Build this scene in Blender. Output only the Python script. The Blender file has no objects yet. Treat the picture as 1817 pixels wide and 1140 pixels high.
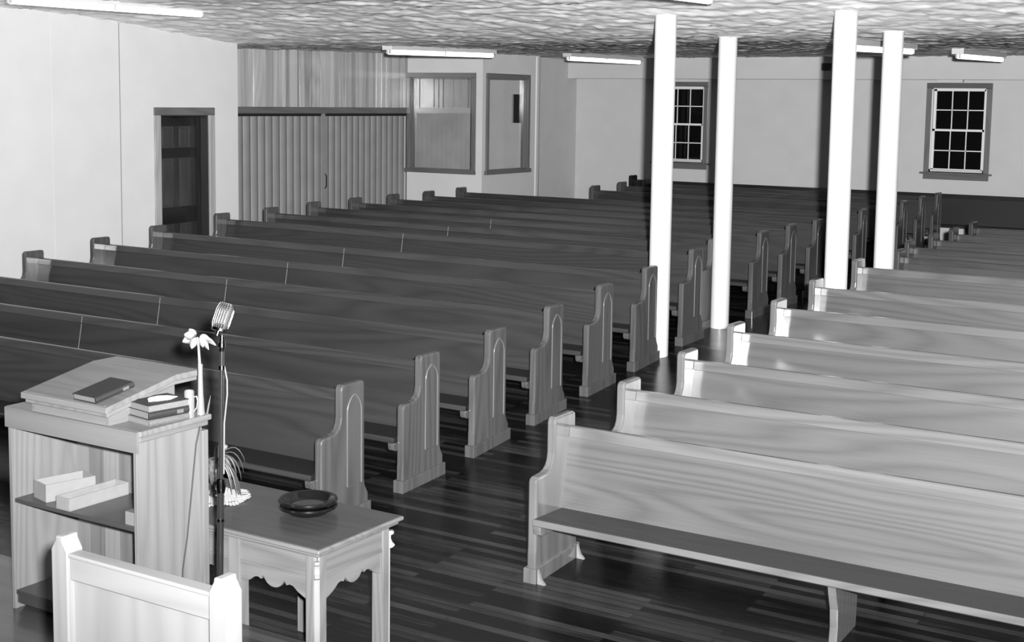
import bpy, bmesh, math, random
from mathutils import Vector, Matrix
random.seed(7)
C = bpy.context.scene.collection
PI = math.pi

# ------------------------------------------------------------------ helpers
class MB:
    def __init__(s): s.bm = bmesh.new()
    def face(s, pts):
        return s.bm.faces.new([s.bm.verts.new(p) for p in pts])
    def box(s, x0, x1, y0, y1, z0, z1, M=None):
        r = bmesh.ops.create_cube(s.bm, size=1)['verts']
        for v in r:
            v.co = Vector(((x0+x1)/2+v.co.x*(x1-x0), (y0+y1)/2+v.co.y*(y1-y0), (z0+z1)/2+v.co.z*(z1-z0)))
            if M: v.co = M @ v.co
        return s
    def prism(s, prof, a0, a1, axis='X', M=None):
        # prof: list of 2D points in the other two axes; extruded along axis from a0 to a1
        def P(a, p):
            q = {'X': (a, p[0], p[1]), 'Y': (p[0], a, p[1]), 'Z': (p[0], p[1], a)}[axis]
            q = Vector(q); return M @ q if M else q
        A = [s.bm.verts.new(P(a0, p)) for p in prof]; B = [s.bm.verts.new(P(a1, p)) for p in prof]
        n = len(prof)
        s.bm.faces.new(A[::-1]); s.bm.faces.new(B)
        for i in range(n): s.bm.faces.new((A[i], A[(i+1) % n], B[(i+1) % n], B[i]))
        return s
    def lathe(s, prof, n=40, c=(0, 0, 0), M=None):
        # prof: (r, z) open line from axis to axis or rim to rim
        rings = []
        for r, z in prof:
            if r < 1e-5:
                p = Vector((c[0], c[1], c[2]+z)); rings.append([s.bm.verts.new(M @ p if M else p)])
            else:
                R = []
                for i in range(n):
                    p = Vector((c[0]+r*math.cos(2*PI*i/n), c[1]+r*math.sin(2*PI*i/n), c[2]+z)); R.append(s.bm.verts.new(M @ p if M else p))
                rings.append(R)
        for a, b in zip(rings, rings[1:]):
            for i in range(n):
                j = (i+1) % n
                if len(a) == 1 and len(b) > 1: s.bm.faces.new((a[0], b[j], b[i]))
                elif len(b) == 1 and len(a) > 1: s.bm.faces.new((a[i], a[j], b[0]))
                elif len(a) > 1: s.bm.faces.new((a[i], a[j], b[j], b[i]))
        return s
    def tube(s, pts, r, n=10, caps=True, sx=1.0):
        pts = [Vector(p) for p in pts]; rs = r if isinstance(r, (list, tuple)) else [r]*len(pts)
        up = None; rings = []
        for i, p in enumerate(pts):
            t = (pts[min(i+1, len(pts)-1)]-pts[max(i-1, 0)]).normalized()
            if up is None:
                up = Vector((0, 0, 1)) if abs(t.z) < .9 else Vector((1, 0, 0))
            side = t.cross(up).normalized(); up = side.cross(t).normalized()
            rings.append([s.bm.verts.new(p+side*math.cos(2*PI*k/n)*rs[i]*sx+up*math.sin(2*PI*k/n)*rs[i]) for k in range(n)])
        for a, b in zip(rings, rings[1:]):
            for k in range(n): s.bm.faces.new((a[k], a[(k+1) % n], b[(k+1) % n], b[k]))
        if caps: s.bm.faces.new(rings[0][::-1]); s.bm.faces.new(rings[-1])
        return s
    def mesh(s, name, mat, smooth=None):
        bmesh.ops.remove_doubles(s.bm, verts=s.bm.verts, dist=1e-6)
        bmesh.ops.recalc_face_normals(s.bm, faces=s.bm.faces)
        me = bpy.data.meshes.new(name); s.bm.to_mesh(me); s.bm.free(); me.materials.append(mat)
        if smooth is not None:
            for p in me.polygons: p.use_smooth = True
            me.set_sharp_from_angle(angle=math.radians(smooth))
        return me
    def build(s, name, mat, parent=None, bevel=0, seg=2, smooth=None, ang=50):
        return link(name, s.mesh(name, mat, smooth), parent, bevel, seg, ang)

def link(name, me, parent=None, bevel=0, seg=2, ang=50):
    o = bpy.data.objects.new(name, me); C.objects.link(o)
    if parent: o.parent = parent
    if bevel:
        m = o.modifiers.new('bevel', 'BEVEL'); m.width = bevel; m.segments = seg; m.limit_method = 'ANGLE'; m.angle_limit = math.radians(ang)
        m.harden_normals = False
    return o
def tag(o, label=None, cat=None, group=None, kind=None):
    for k, v in (('label', label), ('category', cat), ('group', group), ('kind', kind)):
        if v: o[k] = v
    return o
def empty(name, loc=(0, 0, 0), rz=0, **k):
    o = bpy.data.objects.new(name, None); C.objects.link(o); o.location = loc; o.rotation_euler = (0, 0, rz); o.empty_display_size = .1
    return tag(o, **k)
def copy_tree(o, parent=None):
    c = o.copy(); C.objects.link(c); c.parent = parent
    for ch in list(kids(o)): copy_tree(ch, c)
    return c
def kids(o): return [x for x in C.objects if x.parent == o]

def interp(x, K):
    if x <= K[0][0]: return K[0][1]
    for (a, va), (b, vb) in zip(K, K[1:]):
        if x <= b: return va+(vb-va)*(x-a)/(b-a)
    return K[-1][1]
FLK = [(-2, -.60), (5.5, -.256), (8, -.123), (10, .061), (12, .213), (13, .234), (14.5, .261), (17, .261), (19.5, .322), (22.6, .335)]
def fl(y): return interp(y, FLK)
CEK = [(-2, 3.48), (8, 3.49), (10.2, 3.475), (10.87, 3.432), (11.4, 3.39), (12.0, 3.33), (12.5, 3.28), (13.1, 3.238), (13.7, 3.237), (15, 3.262), (16.5, 3.29), (18, 3.31), (20.5, 3.345), (22.6, 3.39)]
def ce(y): return interp(y, CEK)

# ------------------------------------------------------------------ materials
def new_mat(name):
    m = bpy.data.materials.new(name); m.use_nodes = True; nt = m.node_tree
    return m, nt, nt.nodes['Principled BSDF']
def N(nt, t, **k):
    n = nt.nodes.new(t)
    for a, v in k.items():
        if a in n.inputs: n.inputs[a].default_value = v
        else: setattr(n, a, v)
    return n
def plain(name, v, rough=.6, spec=.5, metal=0, noise=0, nscale=8, coat=0, bump=0, bscale=60):
    m, nt, b = new_mat(name)
    b.inputs['Roughness'].default_value = rough; b.inputs['Metallic'].default_value = metal
    b.inputs['Specular IOR Level'].default_value = spec; b.inputs['Coat Weight'].default_value = coat
    b.inputs['Base Color'].default_value = (v, v, v, 1)
    if noise or bump: tc = N(nt, 'ShaderNodeTexCoord')
    if noise:
        n = N(nt, 'ShaderNodeTexNoise', Scale=nscale, Detail=5.0); nt.links.new(tc.outputs['Object'], n.inputs['Vector'])
        r = N(nt, 'ShaderNodeMapRange'); r.inputs['From Min'].default_value = .3; r.inputs['From Max'].default_value = .7
        r.inputs['To Min'].default_value = v*(1-noise); r.inputs['To Max'].default_value = min(1, v*(1+noise))
        nt.links.new(n.outputs['Fac'], r.inputs['Value']); nt.links.new(r.outputs['Result'], b.inputs['Base Color'])
    if bump:
        n2 = N(nt, 'ShaderNodeTexNoise', Scale=bscale, Detail=3.0); nt.links.new(tc.outputs['Object'], n2.inputs['Vector'])
        bp = N(nt, 'ShaderNodeBump', Strength=bump, Distance=.002); nt.links.new(n2.outputs['Fac'], bp.inputs['Height']); nt.links.new(bp.outputs['Normal'], b.inputs['Normal'])
    return m
def wood(name, dark, light, axis='X', rough=.36, coat=.25, spec=.4, wave=16, dist=7, fine=.58, planks=None, cior=1.5, crough=.12):
    """grain runs along axis; dark/light are grey values"""
    dark *= .67; light *= .67
    m, nt, b = new_mat(name); L = nt.links.new
    tc = N(nt, 'ShaderNodeTexCoord'); oi = N(nt, 'ShaderNodeObjectInfo')
    mul = N(nt, 'ShaderNodeVectorMath', operation='SCALE'); mul.inputs['Scale'].default_value = 9.0
    cmb = N(nt, 'ShaderNodeCombineXYZ')
    for k in range(3): L(oi.outputs['Random'], cmb.inputs[k])
    L(cmb.outputs[0], mul.inputs[0])
    add = N(nt, 'ShaderNodeVectorMath', operation='ADD'); L(tc.outputs['Object'], add.inputs[0]); L(mul.outputs[0], add.inputs[1])
    i = 'XYZ'.index(axis)
    s1 = [1.0]*3; s1[i] = .09
    mp = N(nt, 'ShaderNodeMapping'); mp.inputs['Scale'].default_value = s1; L(add.outputs[0], mp.inputs['Vector'])
    lo = N(nt, 'ShaderNodeTexNoise', Scale=3.2, Detail=1.0, Roughness=.3); L(mp.outputs[0], lo.inputs['Vector'])
    ma = N(nt, 'ShaderNodeMath', operation='MULTIPLY'); ma.inputs[1].default_value = dist*11.0; L(lo.outputs['Fac'], ma.inputs[0])
    sep = N(nt, 'ShaderNodeSeparateXYZ'); L(mp.outputs[0], sep.inputs[0])
    o = [k for k in range(3) if k != i]
    sm = N(nt, 'ShaderNodeMath', operation='ADD'); L(sep.outputs[o[0]], sm.inputs[0]); L(sep.outputs[o[1]], sm.inputs[1])
    sc = N(nt, 'ShaderNodeMath', operation='MULTIPLY'); sc.inputs[1].default_value = wave*2.4; L(sm.outputs[0], sc.inputs[0])
    ad = N(nt, 'ShaderNodeMath', operation='ADD'); L(ma.outputs[0], ad.inputs[0]); L(sc.outputs[0], ad.inputs[1])
    si = N(nt, 'ShaderNodeMath', operation='SINE'); L(ad.outputs[0], si.inputs[0])
    s2 = [150.0]*3; s2[i] = 3.0
    mp2 = N(nt, 'ShaderNodeMapping'); mp2.inputs['Scale'].default_value = s2; L(add.outputs[0], mp2.inputs['Vector'])
    fi = N(nt, 'ShaderNodeTexNoise', Scale=1.0, Detail=3.0); L(mp2.outputs[0], fi.inputs['Vector'])
    r1 = N(nt, 'ShaderNodeMapRange'); r1.inputs['From Min'].default_value = -1; r1.inputs['To Min'].default_value = 0; r1.inputs['To Max'].default_value = 1; L(si.outputs[0], r1.inputs['Value'])
    pw = N(nt, 'ShaderNodeMath', operation='POWER'); pw.inputs[1].default_value = .6; L(r1.outputs[0], pw.inputs[0])
    mx = N(nt, 'ShaderNodeMix'); mx.inputs['Factor'].default_value = fine; L(pw.outputs[0], mx.inputs['A']); L(fi.outputs['Fac'], mx.inputs['B'])
    lo2 = N(nt, 'ShaderNodeTexNoise', Scale=1.6, Detail=3.0); L(mp.outputs[0], lo2.inputs['Vector'])
    mx2 = N(nt, 'ShaderNodeMix'); mx2.inputs['Factor'].default_value = .45; L(mx.outputs[0], mx2.inputs['A']); L(lo2.outputs['Fac'], mx2.inputs['B'])
    out = mx2.outputs[0]
    if planks:   # (axis index, width): plank to plank difference
        ax, wd = planks
        sp = N(nt, 'ShaderNodeSeparateXYZ'); L(add.outputs[0], sp.inputs[0])
        dv = N(nt, 'ShaderNodeMath', operation='DIVIDE'); dv.inputs[1].default_value = wd; L(sp.outputs['XYZ'.index(ax)], dv.inputs[0])
        fo = N(nt, 'ShaderNodeMath', operation='FLOOR'); L(dv.outputs[0], fo.inputs[0])
        wn = N(nt, 'ShaderNodeTexWhiteNoise', noise_dimensions='1D'); L(fo.outputs[0], wn.inputs['W'])
        mx3 = N(nt, 'ShaderNodeMix'); mx3.inputs['Factor'].default_value = .5; L(out, mx3.inputs['A']); L(wn.outputs['Value'], mx3.inputs['B']); out = mx3.outputs[0]
    cr = N(nt, 'ShaderNodeMapRange'); cr.inputs['From Min'].default_value = .25; cr.inputs['From Max'].default_value = .75
    cr.inputs['To Min'].default_value = dark; cr.inputs['To Max'].default_value = light; L(out, cr.inputs['Value'])
    L(cr.outputs[0], b.inputs['Base Color'])
    b.inputs['Roughness'].default_value = rough; b.inputs['Coat Weight'].default_value = coat; b.inputs['Coat Roughness'].default_value = crough; b.inputs['Coat IOR'].default_value = cior
    b.inputs['Specular IOR Level'].default_value = spec*.7
    return m
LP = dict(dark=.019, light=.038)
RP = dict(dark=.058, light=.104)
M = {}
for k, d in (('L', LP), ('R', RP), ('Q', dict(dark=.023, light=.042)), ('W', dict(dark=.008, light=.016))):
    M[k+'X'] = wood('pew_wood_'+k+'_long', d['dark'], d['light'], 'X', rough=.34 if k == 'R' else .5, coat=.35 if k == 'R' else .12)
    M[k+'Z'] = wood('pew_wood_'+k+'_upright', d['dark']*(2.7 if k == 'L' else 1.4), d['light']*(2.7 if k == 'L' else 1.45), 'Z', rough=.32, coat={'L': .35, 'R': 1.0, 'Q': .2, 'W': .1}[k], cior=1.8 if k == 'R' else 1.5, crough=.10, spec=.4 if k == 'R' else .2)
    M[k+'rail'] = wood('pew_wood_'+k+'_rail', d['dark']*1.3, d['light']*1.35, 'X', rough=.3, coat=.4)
    M[k+'seat'] = wood('pew_wood_'+k+'_seat', d['dark']*.42, d['light']*.42, 'X', rough=.5, coat=.1)  # same pew wood, darkened: grazing shade on the seat put into its colour
M['moulding'] = wood('pale_moulding', .13, .2, 'Z', rough=.3)
M['seam'] = plain('seam_strip', .15, .4)
M['furn'] = wood('furniture_wood', .098, .17, 'X', wave=26, rough=.42, coat=.2)
M['furnZ'] = wood('furniture_wood_upright', .115, .19, 'Z', wave=30, dist=9, rough=.42, coat=.2)
M['furnY'] = wood('furniture_wood_depth', .10, .17, 'Y', wave=26, rough=.42, coat=.2)
M['top'] = wood('table_top_wood', .04, .06, 'X', rough=.36, coat=.35)
M['desk'] = wood('desk_wood', .115, .175, 'X', rough=.4, coat=.25)
M['shelf'] = wood('shelf_wood', .035, .055, 'X', rough=.35, coat=.3)
M['boards'] = wood('lectern_back_boards', .055, .19, 'Z', rough=.45, coat=.15, planks=('X', .11))
M['chair'] = wood('chair_wood', .18, .215, 'Z', wave=26, rough=.45, coat=.1, fine=.3)
M['chairX'] = wood('chair_wood_rail', .18, .215, 'X', wave=26, rough=.45, coat=.1, fine=.3)
M['trimX'] = wood('window_trim_wood', .10, .17, 'X', rough=.4, coat=.3)
M['trimZ'] = wood('window_trim_upright', .12, .2, 'Z', rough=.4, coat=.3)
M['trimY'] = wood('window_trim_depth', .10, .17, 'Y', rough=.4, coat=.3)
M['doorcase'] = wood('door_casing_wood', .28, .45, 'Z', rough=.4, coat=.3)
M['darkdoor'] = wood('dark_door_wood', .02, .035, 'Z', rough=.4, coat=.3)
M['darkdoor2'] = wood('dark_door_rail', .009, .014, 'Y', rough=.4, coat=.3)
M['doorfield'] = wood('door_raised_field', .035, .055, 'Z', rough=.4, coat=.3)
M['fir'] = wood('vertical_fir_boards', .3, .62, 'Z', rough=.3, coat=.5, planks=('Y', .085), fine=.5)
M['firX'] = wood('vertical_fir_boards_inner', .22, .36, 'Z', rough=.5, coat=.1, planks=('X', .085), fine=.5)
M['curtain'] = plain('folding_fabric', .18, .75, noise=.08, nscale=3)
M['curtain_dark'] = plain('curtain_fold_line', .02, .8)
M['wallL'] = plain('left_wall_plaster', .45, .75, spec=.2, noise=.03, nscale=2.5, bump=.15, bscale=90)
M['wallB'] = plain('back_wall_plaster', .44, .75, spec=.2, noise=.03, nscale=3, bump=.3, bscale=70)
M['wallN'] = plain('nursery_wall_plaster', .47, .75, spec=.2, noise=.03, nscale=3, bump=.3, bscale=70)
M['wallS'] = plain('recess_wall_plaster', .45, .75, spec=.2, noise=.03, nscale=3, bump=.3, bscale=70)
M['wallR'] = plain('unseen_side_plaster', .05, .8)  # unseen walls, made dark to keep stray light down
M['pipe'] = plain('grey_white_pipe_paint', .30, .4)
M['white'] = plain('white_paint', .46, .35, spec=.5, noise=.02, nscale=6)
M['sash'] = plain('white_sash_paint', .6, .4)
M['fixture'] = plain('fixture_enamel', .42, .35)
M['socket'] = plain('tube_socket', .3, .4)
M['dark'] = plain('dark_void', .004, .7)
M['paper'] = plain('white_paper', .65, .8, spec=.2)
M['card'] = plain('white_cardboard', .14, .8, spec=.2, noise=.05, nscale=20)
M['bookcloth'] = plain('dark_book_cloth', .010, .6, noise=.2, nscale=90)
M['bookgrey'] = plain('grey_book_cloth', .07, .6, noise=.15, nscale=90)
M['pages'] = plain('page_block', .085, .8, noise=.12, nscale=140)
M['gilt'] = plain('spine_label', .07, .4)
M['plate'] = plain('dark_polished_wood', .004, .16, spec=.35)
M['felt'] = plain('plate_felt', .008, .9)
M['black'] = plain('black_enamel', .01, .15, coat=.6)
M['chrome'] = plain('chrome', .16, .16, metal=1)
M['grille'] = plain('grille_cloth', .03, .8)
M['cord'] = plain('microphone_cord', .08, .5)
M['cord_dark'] = plain('dark_cord', .012, .5)
M['petal'] = plain('white_petal', .10, .6, noise=.1, nscale=30)
M['stem'] = plain('pale_stem', .12, .5)
M['china'] = plain('white_china', .12, .25, coat=.5)
M['leaf'] = plain('palm_leaf', .035, .5, noise=.3, nscale=40)
M['leafd'] = plain('dark_leaf', .05, .5)
M['lace'] = plain('crochet_lace', .2, .8)
M['vase'] = plain('cut_glass_vase', .07, .12, noise=.6, nscale=45, coat=1)
M['wedge'] = plain('pale_felt_wedge', .12, .8)
M['vent'] = plain('vent_grille', .06, .5)
M['platform'] = wood('platform_boards', .045, .085, 'X', rough=.3, coat=.4, planks=('Y', .07))

def glass(name, refl=.06, tint=.9):
    m = bpy.data.materials.new(name); m.use_nodes = True; nt = m.node_tree; nt.nodes.clear()
    t = N(nt, 'ShaderNodeBsdfTransparent', Color=(tint, tint, tint, 1)); g = N(nt, 'ShaderNodeBsdfGlossy', Color=(1, 1, 1, 1), Roughness=.02)
    mx = N(nt, 'ShaderNodeMixShader'); mx.inputs[0].default_value = refl; o = N(nt, 'ShaderNodeOutputMaterial')
    nt.links.new(t.outputs[0], mx.inputs[1]); nt.links.new(g.outputs[0], mx.inputs[2]); nt.links.new(mx.outputs[0], o.inputs[0])
    return m
M['glass'] = glass('window_glass', .03, .9)
M['night_glass'] = glass('night_window_glass', .008, .6)
def emis(name, v, s):
    m = bpy.data.materials.new(name); m.use_nodes = True; nt = m.node_tree; b = nt.nodes['Principled BSDF']
    b.inputs['Base Color'].default_value = (v, v, v, 1); b.inputs['Emission Color'].default_value = (1, 1, 1, 1); b.inputs['Emission Strength'].default_value = s
    return m
M['tube'] = emis('fluorescent_tube', .8, 3.0)

def floor_mat():
    m, nt, b = new_mat('dark_strip_floor'); L = nt.links.new
    tc = N(nt, 'ShaderNodeTexCoord')
    br = N(nt, 'ShaderNodeTexBrick'); br.offset = .37; br.offset_frequency = 2; br.squash = 1
    for k, v in (('Scale', 1.0), ('Mortar Size', .0022), ('Mortar Smooth', .1), ('Bias', 0.0), ('Brick Width', 1.35), ('Row Height', .058)): br.inputs[k].default_value = v
    br.inputs['Color1'].default_value = (0, 0, 0, 1); br.inputs['Color2'].default_value = (1, 1, 1, 1); br.inputs['Mortar'].default_value = (.5, .5, .5, 1)
    L(tc.outputs['Object'], br.inputs['Vector'])
    mp = N(nt, 'ShaderNodeMapping'); mp.inputs['Scale'].default_value = (2.2, 55, 1); L(tc.outputs['Object'], mp.inputs['Vector'])
    n1 = N(nt, 'ShaderNodeTexNoise', Scale=1.0, Detail=6.0, Roughness=.65); L(mp.outputs[0], n1.inputs['Vector'])
    mp2 = N(nt, 'ShaderNodeMapping'); mp2.inputs['Scale'].default_value = (.9, 2.6, 1); L(tc.outputs['Object'], mp2.inputs['Vector'])
    n2 = N(nt, 'ShaderNodeTexNoise', Scale=1.6, Detail=5.0, Roughness=.6); L(mp2.outputs[0], n2.inputs['Vector'])
    a = N(nt, 'ShaderNodeMix'); a.inputs['Factor'].default_value = .5; L(br.outputs['Color'], a.inputs['A']); L(n1.outputs['Fac'], a.inputs['B'])
    a2 = N(nt, 'ShaderNodeMix'); a2.inputs['Factor'].default_value = .4; L(a.outputs[0], a2.inputs['A']); L(n2.outputs['Fac'], a2.inputs['B'])
    cr = N(nt, 'ShaderNodeValToRGB'); L(a2.outputs[0], cr.inputs['Fac'])
    e = cr.color_ramp.elements; e[0].position = .28; e[0].color = (.001, .001, .001, 1); e[1].position = .76; e[1].color = (.034, .034, .034, 1)
    x = cr.color_ramp.elements.new(.5); x.color = (.003, .003, .003, 1)
    b.inputs['Specular IOR Level'].default_value = .28
    mm = N(nt, 'ShaderNodeMix', data_type='RGBA'); L(br.outputs['Fac'], mm.inputs['Factor']); L(cr.outputs[0], mm.inputs['A']); mm.inputs['B'].default_value = (.002, .002, .002, 1)
    L(mm.outputs['Result'], b.inputs['Base Color'])
    rr = N(nt, 'ShaderNodeMapRange'); rr.inputs['To Min'].default_value = .12; rr.inputs['To Max'].default_value = .32; L(n2.outputs['Fac'], rr.inputs['Value']); L(rr.outputs[0], b.inputs['Roughness'])
    bp = N(nt, 'ShaderNodeBump', Strength=.35, Distance=.003); L(n1.outputs['Fac'], bp.inputs['Height']); L(bp.outputs['Normal'], b.inputs['Normal'])
    return m
M['floor'] = floor_mat()
def ceil_mat():
    m, nt, b = new_mat('swirled_plaster_ceiling'); L = nt.links.new
    tc = N(nt, 'ShaderNodeTexCoord')
    mp = N(nt, 'ShaderNodeMapping'); mp.inputs['Scale'].default_value = (1.0, 1.25, 1); L(tc.outputs['Object'], mp.inputs['Vector'])
    n1 = N(nt, 'ShaderNodeTexNoise', Scale=2.2, Detail=7.0, Roughness=.62, Distortion=1.6); L(mp.outputs[0], n1.inputs['Vector'])
    v = N(nt, 'ShaderNodeTexVoronoi', Scale=3.2); v.feature = 'SMOOTH_F1'
    ds = N(nt, 'ShaderNodeVectorMath', operation='ADD'); L(mp.outputs[0], ds.inputs[0]); L(n1.outputs['Color'], ds.inputs[1]); L(ds.outputs[0], v.inputs['Vector'])
    mx = N(nt, 'ShaderNodeMix'); mx.inputs['Factor'].default_value = .35; L(n1.outputs['Fac'], mx.inputs['A']); L(v.outputs['Distance'], mx.inputs['B'])
    bp = N(nt, 'ShaderNodeBump', Strength=.3, Distance=.01); L(mx.outputs[0], bp.inputs['Height']); L(bp.outputs['Normal'], b.inputs['Normal'])
    r = N(nt, 'ShaderNodeMapRange'); r.inputs['From Min'].default_value = .35; r.inputs['From Max'].default_value = .65; r.inputs['To Min'].default_value = .86; r.inputs['To Max'].default_value = .98
    L(n1.outputs['Fac'], r.inputs['Value']); L(r.outputs[0], b.inputs['Base Color']); b.inputs['Roughness'].default_value = .8; b.inputs['Specular IOR Level'].default_value = .2
    return m
M['ceil'] = ceil_mat()

# ------------------------------------------------------------------ room shell
XR, YB, YF = 3.6, 22.5, -2.0
S = dict(kind='structure')
def slab(K, x0, x1, th, y0, y1, up):
    mb = MB(); ys = sorted(set([y0, y1]+[k[0] for k in K if y0 < k[0] < y1]))
    prof = [(y, interp(y, K)) for y in ys]
    other = [(y, interp(y, K)+(th if up else -th)) for y in reversed(ys)]
    mb.prism(prof+other, x0, x1, 'X'); return mb
tag(slab(FLK, -15.6, XR+.2, .25, YF-.1, YB+.2, False).build('floor', M['floor']), **S)
# finer ceiling for a smooth bulge
CK2 = [(y/4, 0) for y in range(-8, 92)]
def smooth_ce(y): return sum(ce(y+d) for d in (-.5, -.25, 0, .25, .5))/5
CK2 = [(y, smooth_ce(y)) for y, _ in CK2]
from mathutils import noise
def ceiling_mesh():
    xs = [-15.6, -14.6, -14.0, -13.5]+[-13.45+.05*i for i in range(342)]; xs = [x for x in xs if x < XR+.2]
    ys = [6.3+.045*i for i in range(361)]
    vs = []
    for y in ys:
        c = interp(y, CK2)
        for x in xs:
            if x < -13.4 or y < 5.4: h = 0
            else:
                w = noise.noise_vector(Vector((x*.9, y*.9, 3)))*.35
                p = Vector((x+w.x, y+w.y, 0))
                h = .017*noise.noise(Vector((p.x*4.6, p.y*4.4, 1)))+-.022*abs(noise.noise(Vector((p.x*9, p.y*11, 5))))+.011*noise.noise(Vector((x*16, y*18, 9)))
            vs.append((x, y, c+h))
    nx = len(xs); n0 = len(vs); F = []
    for j in range(len(ys)-1):
        for i in range(nx-1): a = j*nx+i; F.append((a, a+nx, a+nx+1, a+1))
    t = [(xs[0], ys[0], 3.75), (xs[-1], ys[0], 3.75), (xs[-1], ys[-1], 3.75), (xs[0], ys[-1], 3.75)]; vs += t
    F.append((n0, n0+1, n0+2, n0+3))
    me = bpy.data.meshes.new('ceiling'); me.from_pydata(vs, [], F); me.materials.append(M['ceil'])
    for p in me.polygons: p.use_smooth = True
    return me
tag(link('ceiling', ceiling_mesh()), **S)
tag(MB().box(-15.6, XR+.2, YF-.1, 6.3, 3.49, 3.75).build('ceiling_unseen_dark', plain('bounce_cut_dark', .03, .8)), **S)  # unseen ceiling over the platform, dark surface added to cut flash bounce

def wall(name, mat, axis, pos, th, a0, a1, z0, z1, holes=()):
    """wall in plane axis=pos, thickness th (signed), spanning a0..a1 on the other axis; holes (a0,a1,z0,z1)"""
    mb = MB(); cuts = sorted(set([a0, a1]+[h[0] for h in holes]+[h[1] for h in holes]))
    lo, hi = min(pos, pos+th), max(pos, pos+th)
    for a, b in zip(cuts, cuts[1:]):
        hs = sorted([h for h in holes if h[0] < b-1e-6 and h[1] > a+1e-6], key=lambda h: h[2]); z = z0
        for h in hs+[None]:
            top = h[2] if h else z1
            if top > z+1e-6:
                if axis == 'X': mb.box(lo, hi, a, b, z, top)
                else: mb.box(a, b, lo, hi, z, top)
            if h: z = h[3]
    return tag(mb.build(name, mat), **S)
ZT = 3.56
WIN = [(-10.91, -10.045, 1.56, 2.87), (-6.04, -5.17, 1.56, 2.87)]
wall('wall_back', M['wallB'], 'Y', YB, .2, -12.65, XR+.2, -.1, ZT, WIN)
wall('wall_left', M['wallL'], 'X', -12.3, -.12, YF, 13.04, -.6, ZT, [(11.70, 12.51, -.6, 2.335)])
wall('wall_right', M['wallR'], 'X', XR, .2, YF, YB+.2, -.6, ZT)
wall('wall_front', M['wallR'], 'Y', YF, -.2, -12.42, XR+.2, -.6, ZT)
tag(MB().box(-12.65, XR, 22.17, YB, 3.0, 3.5).build('trim_1', M['wallB']), **S)                 # soffit along the back wall
wall('wall_left_rear', M['wallS'], 'X', -12.65, -.12, 19.7, YB+.2, -.1, ZT)
# nursery room box
ROOMF, ROOMX, ROOMB = 18.10, -11.87, 19.58
wall('wall_nursery_front', M['wallN'], 'Y', ROOMF, .10, -13.345, ROOMX, .1, ZT, [(-13.26, -12.06, 1.45, 2.93)])
wall('wall_nursery_side', M['wallN'], 'X', ROOMX, -.10, ROOMF+.1, ROOMB, .1, ZT, [(18.26, 19.44, 1.45, 2.93)])
mb = MB().box(-15.6, -13.05, ROOMB, ROOMB+.1, .1, 2.44)
tag(mb.build('wall_nursery_rear_lower', plain('nursery_rear_board', .42, .8, noise=.12, nscale=2)), **S)
tag(MB().box(-15.6, -13.05, ROOMB, ROOMB+.1, 2.44, ZT).build('wall_nursery_rear_upper', M['firX']), **S)
wall('wall_nursery_rear', M['wallN'], 'Y', ROOMB, .12, -13.05, ROOMX, .1, ZT, [(-12.25, -11.95, 2.2, 2.68)])
tag(MB().box(-12.25, -11.95, ROOMB+.05, ROOMB+.11, 2.2, 2.68).build('window_5', M['dark']), **S)
# left recess with boards above a folding curtain
CX = -13.345
wall('wall_left_recess', M['wallN'], 'X', CX-.1, -.12, 12.9, ROOMF+.1, -.1, ZT)
mb = MB(); y = 13.04; k = 0
random.seed(3)
while y < ROOMF-.001:
    w = min(random.choice([.062, .075, .085, .05]), ROOMF-y)
    d = random.choice([0, .006, .01])
    mb.box(CX-.1, CX+d, y, y+w-.004, 2.43, 3.34); y += w
tag(mb.build('trim_2', M['fir']), **S)
tag(MB().box(CX-.1, CX+.045, 13.04, ROOMF, 2.34, 2.435).build('trim_3', M['trimY'], bevel=.004), **S)
tag(MB().box(CX-.16, CX-.02, 13.04, ROOMF, 2.30, 2.35).build('trim_4', M['dark']), **S)
tag(MB().box(-13.4, -12.42, 12.92, 13.04, -.1, ZT).build('wall_left_return', M['wallL']), **S)
# seams in the left wall boarding
for i, yy in enumerate((10.33, 11.08)):
    tag(MB().box(-12.3, -12.297, yy, yy+.012, .1, 3.4).build('trim_%d' % (5+i), plain('seam_line_%d' % i, .2, .8)), **S)
tag(MB().box(-12.3, -12.294, 10.12, 10.5, .0, 3.47).build('trim_7', M['wallL']), **S)
tag(MB().box(-5.95, -5.54, 22.40, 22.5, 2.96, 3.0).build('trim_8', M['wallN']), **S)
# platform
tag(MB().box(-12.3, XR, YF, 4.77, -.62, 0).build('floor_platform', M['platform']), **S)

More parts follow.
